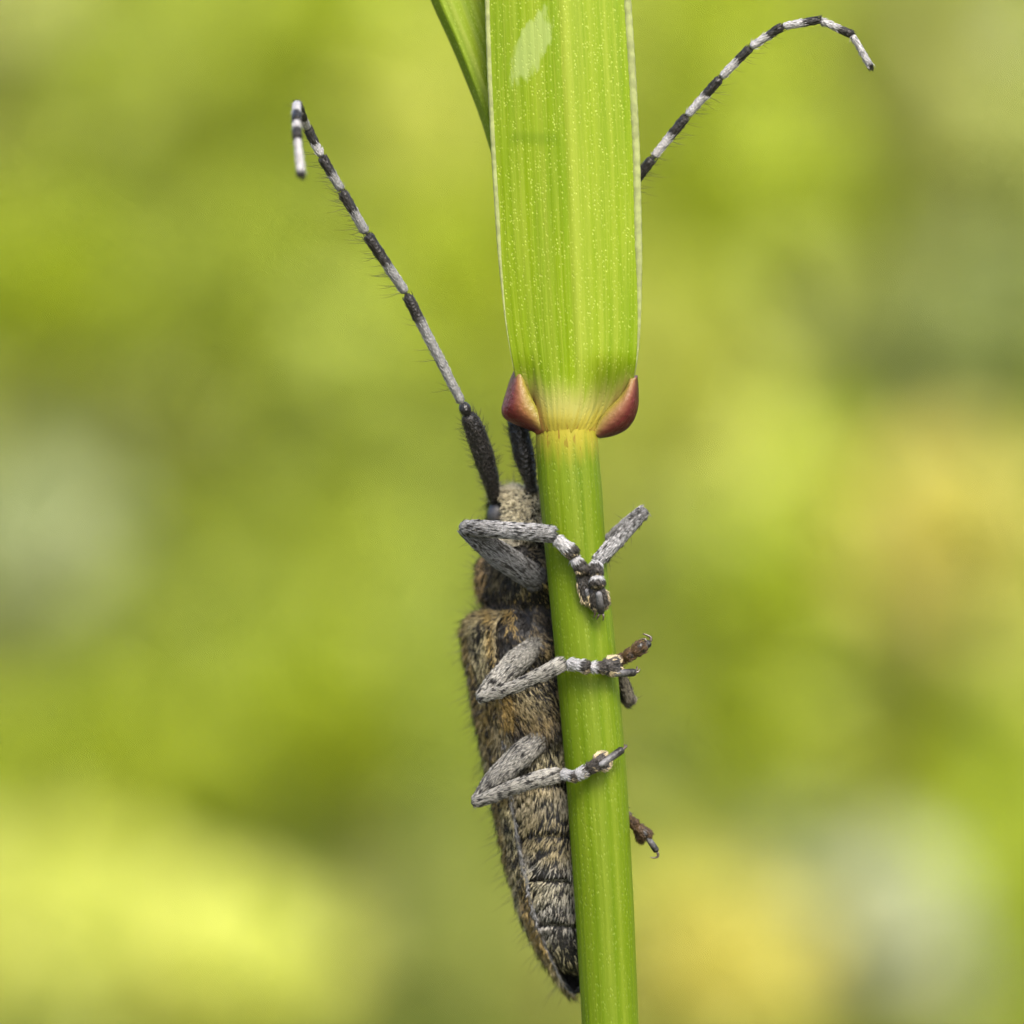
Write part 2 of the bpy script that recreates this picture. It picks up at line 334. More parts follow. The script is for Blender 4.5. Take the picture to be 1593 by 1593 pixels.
def meadow():
    """tall grass standing behind, too many blades to count"""
    rng = np.random.default_rng(3); n = 11000
    y = 102+rng.random(n)**1.3*240; x = rng.uniform(-1, 1, n)*(40+y*.42); h = rng.uniform(45, 82, n); wd = rng.uniform(.5, 1.2, n)
    az = rng.uniform(0, 6.283, n); le = rng.uniform(.05, .45, n)*h; fa = rng.uniform(-.9, .9, n)
    V = np.empty((n, 11, 3)); t = np.array([0, .25, .5, .75, .92])
    for k, tt in enumerate(t):
        cx = x+np.cos(az)*le*tt**2; cy = y+np.sin(az)*le*tt**2; cz = GZ-.3+h*(tt-.25*(le/h)*tt**3); ww = wd*(1-tt**2*.8)*.5
        V[:, 2*k] = np.stack([cx-np.cos(fa)*ww, cy-np.sin(fa)*ww, cz], 1); V[:, 2*k+1] = np.stack([cx+np.cos(fa)*ww, cy+np.sin(fa)*ww, cz], 1)
    V[:, 10] = np.stack([x+np.cos(az)*le, y+np.sin(az)*le, GZ-.3+h*(1-.25*le/h)], 1)
    q = np.array([[2*k, 2*k+1, 2*k+3, 2*k+2] for k in range(4)]); F = (np.arange(n)[:, None, None]*11+q).reshape(-1, 4).tolist()
    F += (np.arange(n)[:, None]*11+np.array([[8, 9, 10]])).tolist()
    tag(mesh_obj('meadow_grass', V.reshape(-1, 3), F, M['meadow_blades']), 'tall blurred green meadow grass filling the far background', 'grass', kind='stuff')
meadow()

# ------------------------------------------------------------------ the grass plant: culm, collar, blade
def stem_axis(py): return np.interp(py, [300, 680, 760, 870, 1000, 1200, 1300, 1400, 1593, 2200], [872, 881, 887.5, 896, 909.5, 927.5, 933.5, 940, 949.5, 975])
def stem_rad(py): return np.interp(py, [300, 640, 680, 720, 760, 870, 1000, 1200, 1400, 1593, 2200], [38, 44, 48.5, 48.5, 49.5, 47, 47.5, 47.5, 46, 44, 46])
foot = PX(1000, 2400, 0); grass = empty('grass_plant', (foot[0]+.6, 0, GZ))
tag(grass, 'sharp yellow-green grass stem with broad blade and red collar, carrying the beetle', 'grass')
pys = np.r_[np.linspace(320, 1800, 260), np.linspace(1830, 2400, 20)]
cen = np.stack([PX(stem_axis(q), q, 0.0) for q in pys]); rad = U(stem_rad(pys))
cen[:, 0] = smooth1(cen[:, 0], 14); rad = smooth1(rad, 8)
dn = np.linspace(0, 1, 30)[1:]; zz = cen[-1, 2]+(GZ-.5-cen[-1, 2])*dn; xx = cen[-1, 0]+(foot[0]+.6-cen[-1, 0])*dn
cen = np.r_[cen, np.stack([xx, 0*xx, zz], 1)]; rad = np.r_[rad, rad[-1]+.03*dn]
a = np.linspace(0, 2*np.pi, 96, endpoint=False)
rr = 1+.006*np.sin(a*23+1)+.004*np.sin(a*37)
G = cen[:, None]+rad[:, None, None]*(rr[:, None]*np.stack([np.sin(a), -np.cos(a), 0*a], 1))[None]
V, F = closed_loft(G)
vv = np.r_[pys, 2400+dn*9000]/1000
uv = np.concatenate([np.stack(np.broadcast_arrays((.5+np.where(a > np.pi, a-2*np.pi, a)/(2*np.pi))[None, :], vv[:, None]), -1).reshape(-1, 2), [[.5, .3], [.5, 10]]])
mesh_obj('stem', V, F, M['stem'], grass, uv=uv)

def sheet(name, pyv, L, R, depth, thick, mat, parent, nu=80, relief=None, sk=6):
    """leaf with two faces and a rim; depth(u,py,px) gives its distance"""
    n = len(pyv); u = np.linspace(0, 1, nu)
    px = L[:, None]+(R-L)[:, None]*u[None]; py = np.broadcast_to(pyv[:, None], px.shape)
    y = depth(u[None, :], py, px)
    f = (CAMD+y)/CAMD; A = np.stack([(px-796.5)/K*f, y, (796.5-py)/K*f], -1)
    N = norm(np.cross(np.gradient(A, axis=0), np.gradient(A, axis=1))); N = np.where(N[..., 1:2] < 0, N, -N)
    if relief is not None: A = A+N*relief(u)[None, :, None]
    B = A-N*thick*np.minimum(1, np.minimum(u, 1-u)*14+.25)[None, :, None]
    V = np.concatenate([A.reshape(-1, 3), B.reshape(-1, 3)]); k = n*nu
    F = grid_faces(n, nu, False).tolist()+grid_faces(n, nu, False, k)[:, ::-1].tolist()
    rim = [i*nu for i in range(n)]+[(n-1)*nu+j for j in range(1, nu)]+[i*nu+nu-1 for i in range(n-2, -1, -1)]+[j for j in range(nu-2, 0, -1)]
    F += [(rim[i], rim[(i+1) % len(rim)], rim[(i+1) % len(rim)]+k, rim[i]+k) for i in range(len(rim))]
    uv1 = np.stack(np.broadcast_arrays(u[None, :], pyv[:, None]/1000), -1).reshape(-1, 2)
    return mesh_obj(name, V, F, M[mat], parent, uv=np.concatenate([uv1, uv1])), A
pv = np.linspace(-1500, 676, 300)
tb = np.array([(-1500, 868, 874), (-1150, 820, 912), (-800, 780, 945), (-300, 755, 966), (0, 756, 979), (120, 760, 987), (240, 766, 993), (400, 776, 996.5), (500, 786, 996), (560, 796, 992), (600, 804, 985), (630, 812, 975), (655, 822, 955), (676, 834, 932)])
L = smooth1(np.interp(pv, tb[:, 0], tb[:, 1]), 6); R = smooth1(np.interp(pv, tb[:, 0], tb[:, 2]), 6)
def blade_depth(u, py, px):
    r = stem_rad(np.full_like(py, 676.0)); xc = stem_axis(py)
    keel = -.115+.055*np.abs((u-.53)*2)**1.4+.05*np.clip((200-py)/1700, 0, 1)**2*10
    q = (px-xc)/(r*1.03)
    wrap = -U(r)*1.03*np.sqrt(np.clip(1-q*q, .02, 1))
    wrap = np.where(np.abs(q) > .95, wrap+.10*U(r)*(np.abs(q)-.95)/.3, wrap)
    k = np.clip((py-545)/110, 0, 1); k = k*k*(3-2*k)
    return keel*(1-k)+wrap*k-.006*k+.016*np.clip((py-652)/24, 0, 1)
rel = lambda u: .0007*np.sin(u*2*np.pi*17+4*u)+.0004*np.sin(u*2*np.pi*33+1)+.004*np.exp(-((u-.545)/.02)**2)
blade, BA = sheet('leaf_blade', pv, L, R, blade_depth, .010, 'blade', grass, relief=rel)
# pale horny margins with minute teeth
for side, rr_ in ((0, 3.8), (-1, 6.0)):
    E = BA[:, side]; sel = np.where((pv > -1450) & (pv < (575 if side == 0 else 612)))[0]; E = E[sel]
    off = -1 if side == 0 else 1
    t = np.linspace(0, 1, 700); d = np.linspace(0, 1, len(E)); C = np.stack([np.interp(t, d, E[:, k]) for k in range(3)], 1)
    taper = np.clip(np.minimum(t*12, (1-t)*9), .12, 1)
    r1 = U(rr_)*taper*(1+.10*np.abs(np.sin(t*330)))
    C[:, 0] -= off*U(rr_)*.55*taper
    T = norm(np.gradient(C, axis=0)); e1 = norm(np.cross(T, (0, 1, 0))); e2 = np.cross(T, e1); aa = np.linspace(0, 2*np.pi, 10, endpoint=False)
    Gm = C[:, None]+r1[:, None, None]*(np.cos(aa)[None, :, None]*e1[:, None]+.7*np.sin(aa)[None, :, None]*e2[:, None])
    V, F = closed_loft(Gm); mesh_obj('blade_margin', V, F, M['margin'], blade)
# the two red auricles
def auricle(outer, inner, y_out, y_in, bulge, cols):
    n, m = 40, 18
    o = np.array(outer, float); i_ = np.array(inner, float); t = np.linspace(0, 1, n)
    def res(p): d = np.r_[0, np.cumsum(np.hypot(*np.diff(p, axis=0).T))]; d /= d[-1]; return smooth1(np.stack([np.interp(t, d, p[:, 0]), np.interp(t, d, p[:, 1])], 1), 4)
    o, i_ = res(o), res(i_); s = np.linspace(0, 1, m)
    q = i_[:, None]*(1-s)[None, :, None]+o[:, None]*s[None, :, None]
    yi = (y_in[0]+(y_in[1]-y_in[0])*t)[:, None]
    y = yi+(y_out-yi)*s[None]**1.6-bulge*np.sin(np.pi*np.clip(s[None], 0, 1))*np.sin(np.pi*np.clip(t[:, None]*.9+.1, 0, 1))
    f = (CAMD+y)/CAMD; A = np.stack([(q[..., 0]-796.5)/K*f, y, (796.5-q[..., 1])/K*f], -1)
    c = np.stack([np.interp(s, np.linspace(0, 1, len(cols)), [k[j] for k in cols]) for j in range(3)], -1)
    c = np.broadcast_to(c[None], (n, m, 3)).copy(); 
    V = A.reshape(-1, 3); ob = mesh_obj('auricle', V, grid_faces(n, m, False), M['auricle'], grass, col=c.reshape(-1, 3))
    md = ob.modifiers.new('thick', 'SOLIDIFY'); md.thickness = .016; md.offset = 0
    return ob
auricle([(806, 572), (797, 590), (789, 616), (782, 640), (786, 649), (802, 657), (822, 664), (840, 673)], [(809, 580), (816, 602), (826, 622), (834, 636), (838, 646), (842, 656), (846, 664), (850, 672)], .02, (-.036, -.054), .026,
        [(.18, .17, .02), (.19, .13, .03), (.17, .065, .028), (.115, .018, .016), (.075, .006, .007), (.14, .045, .045)])
auricle([(988, 584), (990, 610), (990, 632), (984, 652), (973, 666), (957, 674), (944, 677), (932, 678)], [(983, 590), (977, 606), (964, 622), (948, 636), (938, 648), (932, 658), (928, 666), (924, 675)], .015, (-.036, -.024), .030,
        [(.18, .16, .02), (.19, .12, .035), (.17, .065, .038), (.12, .020, .020), (.060, .003, .005), (.042, .002, .004)])
# the younger leaf leaving to the upper left behind the blade
pv2 = np.linspace(-900, 470, 160)
t2 = np.array([(-900, 470, 520), (-500, 540, 640), (-200, 612, 730), (0, 668, 782), (60, 697, 800), (120, 722, 815), (180, 746, 832), (240, 764, 850), (350, 800, 880), (470, 850, 892)])
L2 = smooth1(np.interp(pv2, t2[:, 0], t2[:, 1]), 6); R2 = smooth1(np.interp(pv2, t2[:, 0], t2[:, 2]), 6)
sheet('young_leaf_blade', pv2, L2, R2, lambda u, py, px: .03+.06*np.clip(.15-u, 0, 1)**2/.0225+.05*np.clip(u-.15, 0, 1)+.03*np.clip((200-py)/500, 0, 2), .012, 'young_leaf', grass, nu=50,
      relief=lambda u: 0.0012*np.sin(u*2*np.pi*9)+.005*np.exp(-((u-.3)/.04)**2))

# ------------------------------------------------------------------ the beetle
NV = norm(np.array([.55, -.835, 0.0]))          # belly faces the stem, towards the right and the camera
E1 = np.array([.835, .55, 0.0]); DV = -NV
base = PX(885, 1520, .2)
beetle = empty('longhorn_beetle', tuple(base))
tag(beetle, 'dark furry longhorn beetle with banded antennae and legs, clinging head-up to the stem', 'beetle')
def centre(py, cx):
    d = (stem_axis(py)-cx)/.55
    return PX(cx, py, .835*d/K)
BODY = np.array([  # py, centre px, half width, half depth
    (757, 808, 10, 12), (760, 811, 32, 36), (766, 812, 40, 48), (780, 813, 45, 56), (800, 813, 46, 58), (822, 812, 52, 66), (840, 813, 55, 64), (852, 813, 54, 60), (860, 815, 59, 64),
    (872, 816, 67, 71), (890, 817, 70, 76), (910, 819, 71, 77), (928, 821, 69, 75), (940, 823, 64, 70), (948, 824, 66, 70), (962, 824, 80, 82), (985, 825, 92, 88), (1020, 829, 95, 92),
    (1060, 834, 95, 92), (1100, 840, 93, 88), (1140, 846, 92, 84), (1180, 851, 90, 81), (1213, 856, 89, 78), (1240, 860, 88, 78), (1293, 867.5, 84, 74), (1330, 872, 81, 70), (1365, 876, 77, 66),
    (1400, 881, 72, 61), (1434, 885, 64, 54), (1470, 891, 52, 44), (1495, 896, 38, 34), (1508, 899, 24, 24), (1514, 900, 8, 10)])
pyb = np.linspace(757, 1514, 240)
cb = np.stack([centre(q, c) for q, c in zip(pyb, smooth1(np.interp(pyb, BODY[:, 0], BODY[:, 1]), 5))]); ab = U(smooth1(np.interp(pyb, BODY[:, 0], BODY[:, 2]), 2)); bb = U(smooth1(np.interp(pyb, BODY[:, 0], BODY[:, 3]), 2))
m = 84; th = np.linspace(0, 2*np.pi, m, endpoint=False)
SUT = [1215, 1293, 1365, 1434]
def ring(c, aa, b_, th, ex=1.0):
    ct, st = np.cos(th), np.sin(th); ex = 2/2.3
    ct = np.sign(ct)*np.abs(ct)**ex; st = np.sign(st)*np.abs(st)**ex
    return c[:, None]+aa[:, None, None]*ct[None, :, None]*E1+b_[:, None, None]*st[None, :, None]*DV
G = ring(cb, ab, bb, th)
vent = np.clip(-np.sin(th), 0, 1)**.5
for s in SUT:                                   # the abdominal rings overlap like roof tiles
    k = (pyb-s); g_ = np.where(k < 0, .9*np.exp(k/22), -1.2*np.exp(-k/7))*U(4)
    g_ = g_-U(4)*np.exp(-(k/3)**2)
    G += (g_[:, None]*vent[None])[..., None]*norm(G-cb[:, None])
# face, prosternum and metasternum swellings
def bump_at(G, px, py, rx, ry, h):
    Q = G.reshape(-1, 3); f = CAMD/(CAMD+Q[:, 1]); qx = Q[:, 0]*f*K+796.5; qy = 796.5-Q[:, 2]*f*K
    wgt = np.exp(-((qx-px)/rx)**2-((qy-py)/ry)**2).reshape(G.shape[:2]); fr = (G-G.mean(1, keepdims=True)); front = (fr@NV > -.05)
    return G+(wgt*front)[..., None]*norm(fr)*U(h)
for args in ((775, 782, 14, 14, 8), (822, 760, 14, 12, 7), (845, 905, 28, 22, 16), (850, 1008, 28, 22, 14), (812, 962, 10, 16, -12), (862, 1140, 26, 20, 12), (784, 1120, 8, 34, 4), (835, 848, 18, 9, -9)): G = bump_at(G, *args)
GB = G
V, F = closed_loft(G); mesh_obj('body', V, F, M['cuticle'], beetle)
body_fur = Fur()
DARKH = np.array((.009, .008, .007))
def px_of(P): f = CAMD/(CAMD+P[:, 1]); return P[:, 0]*f*K+796.5, 796.5-P[:, 2]*f*K
def tint(P, cols, seed, sc=9, vary=.22):
    t = wob(P, sc, seed); cols = np.array(cols); k = t*(len(cols)-1); i = np.clip(k.astype(int), 0, len(cols)-2); f = (k-i)[:, None]
    return (cols[i]*(1-f)+cols[i+1]*f)*RNG.uniform(1-vary, 1+vary, (len(P), 1))
GOLD, CREAM, GREY, TAN = (.285, .215, .072), (.31, .275, .16), (.195, .188, .168), (.205, .172, .098)
P, N, ds, dt, s, t = sample_grid(GB, 80000); px, py = px_of(P)
vis = (N[:, 1] < .45)                            # the side turned away carries its hair too, but thinner
keep = vis | (RNG.random(len(P)) < .35)
dots = wob(P, 140, 21); mott = wob(P, 26, 22)
# bare places: sutures, neck, the black plate between the front and middle legs
bare = np.zeros(len(P), bool)
for q in SUT: bare |= (np.abs(py-q-1+3*np.sin(px*.06)) < 4.5) & (np.sin(2*np.pi*t) < .35)
bare |= (np.abs(py-856) < 7) & (RNG.random(len(P)) < .75)
bare |= ((px-767)/18)**2+((py-797)/23)**2 < 1
bare |= ((px-814)/14)**2+((py-965)/24)**2 < 1
head = (py < 853); pron = (py >= 853) & (py < 944); meso = (py >= 944) & (py < 1213); abd = py >= 1213
den = np.where(head, 1.0, np.where(pron, .20+.45*(mott > .54), np.where(meso, .24+.42*(mott > .52), .46+.34*(mott > .45))))
den *= np.where(abd & (dots > .72), .05, 1.0)*np.where(pron & (dots > .66), .25, 1.0)
patch = ((np.abs(px-795) < 10) & (py > 930) & (py < 984)) | ((np.abs(px-787-(py-1100)*.05) < 8) & (py > 1080) & (py < 1132)); den = np.where(patch, 1.2, den)
ok = keep & ~bare & (RNG.random(len(P)) < den)
P, N, ds, px, py, head, pron, meso, abd, patch = [x[ok] for x in (P, N, ds, px, py, head, pron, meso, abd, patch)]
c = np.where(head[:, None], tint(P, ((.46, .41, .27), (.54, .50, .37), (.43, .40, .33)), 31, 12), np.where(pron[:, None], tint(P, (DARKH*3, TAN, np.array(GOLD)*1.25, np.array(CREAM)*1.1, DARKH*4), 32, 14), np.where(meso[:, None], tint(P, (np.array(TAN)*1.2, np.array((.22, .165, .075)), DARKH*4, np.array(CREAM)), 33, 12), tint(P, (np.array(TAN)*1.2, np.array(GREY)*1.25, np.array(CREAM)*1.2, np.array(TAN)*1.1), 34, 9))))
c = np.where(patch[:, None], np.array((.26, .18, .06))*RNG.uniform(.8, 1.15, (len(P), 1)), c)
edge = pron & (px < 757) & (py < 945); c = np.where(edge[:, None], np.array((.52, .36, .18))*RNG.uniform(.8, 1.2, (len(P), 1)), c)
flow = np.where(head[:, None], -ds*.25+NV*.1, ds)+norm(np.stack([wob(P, 8, 41)-.5, wob(P, 8, 42)-.5, wob(P, 8, 43)-.5], 1))*.55
body_fur.add(P, N, flow, np.where(head, .030, np.where(abd, .034, .040)), np.where(head, .45, .20), np.where(head, .0017, .00165), c, jit=.22)
# black underlay bristles
P, N, ds, dt, s, t = sample_grid(GB, 12000); px, py = px_of(P); k = (py < 1213) | (RNG.random(len(P)) < .35); P, N, ds = P[k], N[k], ds[k]
body_fur.add(P, N, ds, .040, .35, .0016, DARKH)
# long erect hairs along the outline
P, N, ds, dt, s, t = sample_grid(GB, 2400); px, py = px_of(P); k = (N[:, 0] < -.55) & (py < 960) | (py < 775)
P, N, ds = P[k], N[k], ds[k]; body_fur.add(P, N, -ds*.1, RNG.uniform(.03, .075, len(P)), 1.6, .0008, (.06, .05, .04), jit=.3, droop=.1)
body_fur.build('body_hair', beetle)

# elytra: two shells over the back
ELY = np.array([(950, 824, 60, 62), (955, 823, 82, 80), (965, 823.5, 98, 92), (980, 824, 105, 96), (1020, 828, 106, 97), (1100, 838, 102, 91), (1180, 849, 98, 85), (1240, 859, 95, 81), (1300, 867, 92, 77),
                (1365, 875, 84, 70), (1430, 883, 72, 60), (1480, 889.5, 53, 46), (1510, 892, 36, 34), (1532, 893, 22, 22), (1544, 892.5, 10, 11), (1548, 892.5, 3, 4)])
pye = np.r_[np.linspace(950, 990, 26), np.linspace(992, 1548, 150)]
ce = np.stack([centre(q, c_) for q, c_ in zip(pye, np.interp(pye, ELY[:, 0], ELY[:, 1]))]); ae = U(smooth1(np.interp(pye, ELY[:, 0], ELY[:, 2]), 2)); be = U(smooth1(np.interp(pye, ELY[:, 0], ELY[:, 3]), 2))
edge_t = np.interp(pye, [950, 1000, 1100, 1240, 1430, 1548], [206, 205, 202, 196, 195, 190])
for side in (0, 1):
    nt_ = 34; sgn = np.linspace(0, 1, nt_)
    tt = np.radians(92+(edge_t[:, None]-92)*sgn[None]) if side == 0 else np.radians(88-(edge_t[:, None]-92)*sgn[None])
    ct, st = np.cos(tt), np.sin(tt); ex = 2/2.2; ct = np.sign(ct)*np.abs(ct)**ex; st = np.sign(st)*np.abs(st)**ex
    G = ce[:, None]+(ae[:, None]*ct)[..., None]*E1+(be[:, None]*st)[..., None]*DV
    ev = mesh_obj('elytron', G.reshape(-1, 3), grid_faces(*G.shape[:2], False), M['cuticle'], beetle)
    md = ev.modifiers.new('thick', 'SOLIDIFY'); md.thickness = .014; md.offset = 1 if side == 0 else -1
    f = Fur(); P, N, ds, dt, s, t = sample_grid(G, 34000 if side == 0 else 9000, False); cen_ = ce[np.clip((s*(len(ce)-1)).astype(int), 0, len(ce)-1)]
    N = np.where(((P-cen_)*N).sum(1, keepdims=True) < 0, -N, N); px, py = px_of(P)
    tl = t*nt_/(nt_-1); rim = tl > .962; mott = wob(P, 60, 51)
    ok = (rim | (RNG.random(len(P)) < np.where(mott > .52, .55, .10))) & ((N[:, 1] < .5) | (RNG.random(len(P)) < .4))
    P, N, ds, rim, py = P[ok], N[ok], ds[ok], rim[ok], py[ok]
    c = np.where((rim & (py > 1150))[:, None], np.array((.19, .19, .19))*RNG.uniform(.7, 1.2, (len(P), 1)), tint(P, (GOLD, TAN, (.27, .19, .065), CREAM), 52, 12))
    f.add(P, N, ds, np.where(rim, .026, .038), np.where(rim, .12, .20), .0016, c)
    P, N, ds, dt, s, t = sample_grid(G, 2600, False); cen_ = ce[np.clip((s*(len(ce)-1)).astype(int), 0, len(ce)-1)]
    N = np.where(((P-cen_)*N).sum(1, keepdims=True) < 0, -N, N); k = RNG.random(len(P)) < .7; P, N, ds = P[k], N[k], ds[k]
    f.add(P, N, ds, .045, .45, .0016, DARKH)
    k = RNG.random(len(P)) < .22; f.add(P[k], N[k], ds[k]*.5, RNG.uniform(.05, .09, k.sum()), 1.3, .0007, (.05, .042, .03), jit=.25, droop=.1)
    f.build('elytron_hair', ev)

# eye and the brow it sits in
def ellipsoid(c, ax, n=18, m=24):
    c = np.asarray(c); p_ = np.linspace(.02, np.pi-.02, n); a_ = np.linspace(0, 2*np.pi, m, endpoint=False)
    return c+np.sin(p_)[:, None, None]*(np.cos(a_)[None, :, None]*ax[0]+np.sin(a_)[None, :, None]*ax[1])+np.cos(p_)[:, None, None]*np.asarray(ax[2])
def blob(name, c, ax, mat, parent):
    V, F = closed_loft(ellipsoid(c, [np.asarray(q, float) for q in ax])); return mesh_obj(name, V, F, M[mat], parent)
yl = .17
hc = centre(798, 812); EC = hc-E1*U(51)+NV*U(2); blob('eye', EC, [tuple(norm(NV*.8+E1*.6)*U(13)), tuple(norm(E1*.8-NV*.6)*U(12)), (U(1.5), 0, U(17))], 'eye', beetle)
blob('eye', EC+np.array((U(-2), 0, U(19))), [(U(9), 0, 0), (0, U(11), 0), (0, 0, U(8))], 'black_cuticle', beetle).name = 'antennal_socket'
hc = centre(800, 809); blob('eye', hc+E1*U(46)+NV*U(20), [(U(9), 0, 0), (0, U(13), 0), (0, 0, U(19))], 'eye', beetle)
blob('mandible', PX(846, 838, .06), [(U(16), 0, U(3)), (0, U(14), 0), (0, 0, U(9))], 'black_cuticle', beetle)

# antennae: the scape is the antenna's root piece, ten ringed joints follow
def seg_mesh(p0, p1, r0, r1, split, name, parent, light='white', mid=None, n=30):
    """one joint, pale at its base and black from `split` on"""
    pts = [p0, mid if mid is not None else (p0+p1)/2, p1]
    G = tube(pts, [r0, (r0+r1)/2, r1], 12, n, 1.0, 3); V, F = closed_loft(G)
    t = np.r_[np.repeat(np.linspace(0, 1, n), 12), 0, 1]; t = t+RNG.normal(size=len(t))*.02
    k = np.clip((t-split)/.10+.5, 0, 1)[:, None]
    lc = {'white': (.23, .225, .225), 'grey': (.115, .115, .112), 'brown': (.05, .03, .015)}[light]
    c = np.array(lc)*(1-k)+np.array((.007, .006, .005))*k; c = c*np.where(k < .5, RNG.uniform(.6, 1.15, (len(V), 1)), 1)
    o = mesh_obj(name, V, F, M['ringed'], parent, col=c); return o, G
b = NB('ringed'); at_ = b.n('ShaderNodeAttribute', attribute_name='Col'); tc = b.n('ShaderNodeTexCoord'); vo = b.n('ShaderNodeTexVoronoi', {'Vector': tc.outputs['Object'], 'Scale': 120.0})
bp = b.n('ShaderNodeBump', {'Strength': .7, 'Distance': .003, 'Height': vo.outputs['Distance']})
M['ringed'] = b.out(b.n('ShaderNodeBsdfPrincipled', {'Base Color': at_.outputs['Color'], 'Roughness': .45, 'Specular IOR Level': .28, 'Normal': bp.outputs[0]}).outputs[0])
def antenna(scape, joints, ys_s, ys_j, radii, splits, lights, fringe):
    pts = [PX(x, y_, d) for (x, y_, r), d in zip(scape, ys_s)]; G = tube(pts, [U(r) for _, _, r in scape], 18, 50, 1, 4); V, F = closed_loft(G)
    root = mesh_obj('antenna', V, F, M['black_cuticle'], beetle); fu = Fur()
    P, N, ds, dt, s, t = sample_grid(G, 700); fu.add(P, N, ds, .016, .25, .0010, (.03, .027, .024)); 
    P, N, ds, dt, s, t = sample_grid(G, 260); fu.add(P, N, ds*.6, .034, .8, .0008, (.02, .018, .015), droop=.1)
    J = [PX(x, y_, d) for (x, y_), d in zip(joints, ys_j)]
    blob('pedicel', (pts[-1]+J[0])/2, [(U(9), 0, U(3)), (0, U(9.5), 0), (-U(4), 0, U(11))], 'black_cuticle', root)
    for i in range(len(J)-1):
        o, G = seg_mesh(J[i], J[i+1], U(radii[i]*.86), U(radii[i]*1.06), splits[i], 'antennal_joint', root, lights[i])
        P, N, ds, dt, s, t = sample_grid(G, 420 if i == 0 else 220); dk = s > splits[i]
        cc = np.where(dk[:, None], np.array((.018, .016, .014)), np.array((.26, .255, .25) if lights[i] == 'white' else (.17, .17, .165))*RNG.uniform(.7, 1.1, (len(P), 1)))
        fu.add(P, N, ds, .020, .12, .0014, cc, jit=.12)
        P, N, ds, dt, s, t = sample_grid(G, int(110*fringe[i])); k = N@np.array(fringe_dir) > .35
        fu.add(P[k], N[k], ds[k]*.5, RNG.uniform(.03, .085, k.sum()), 1.0, .0006, (.03, .027, .02), jit=.15, droop=.1)
    fu.build('antenna_hair', root); return root
fringe_dir = (-.8, 0, -.6)
antenna([(766, 780, 9), (767.5, 771, 9.5), (763, 745, 14), (752, 708, 16.5), (739, 670, 16), (729, 648, 13), (727, 642, 9)],
        [(720, 630), (632, 457), (570.5, 364), (531.5, 297), (500.5, 244), (478.5, 200), (462, 160), (461, 188), (462.5, 215), (469, 275)],
        [.16, .15, .12, .09, .06, .04, .03], [.02, -.02, -.05, -.07, -.08, -.10, -.24, -.36, -.42, -.48], [8.2, 8.3, 7.8, 7.4, 6.8, 6.6, 7.2, 7.2, 6.6],
        [.74, .46, .48, .45, .42, .35, .55, .45, .86], ['grey', 'grey', 'grey', 'grey', 'white', 'white', 'white', 'white', 'white'], [.5, .9, .9, .5, .2, .1, 0, 0, 0])
fringe_dir = (.8, 0, -.6)
antenna([(829, 770, 8), (827, 757, 8.5), (822, 735, 13), (815, 708, 16.5), (808, 676, 16), (804, 652, 14), (802, 642, 9)],
        [(801, 632), (862, 468), (942, 342), (1016, 245), (1068, 181), (1121, 121), (1167, 74), (1217, 41), (1275, 31), (1326, 54), (1355, 105)],
        [.12, .115, .11, .11, .11, .11, .11], [.11, .10, .06, .02, 0, -.03, -.05, -.07, -.08, -.09, -.10], [8.2, 8, 7.6, 7.2, 6.9, 6.6, 6.4, 6.3, 6.0, 5.2],
        [.74, .5, .5, .52, .52, .52, .52, .52, .55, .90], ['grey', 'grey', 'white', 'white', 'white', 'white', 'white', 'white', 'white', 'white'], [.5, .5, .9, .6, .4, .2, .1, 0, 0, 0])

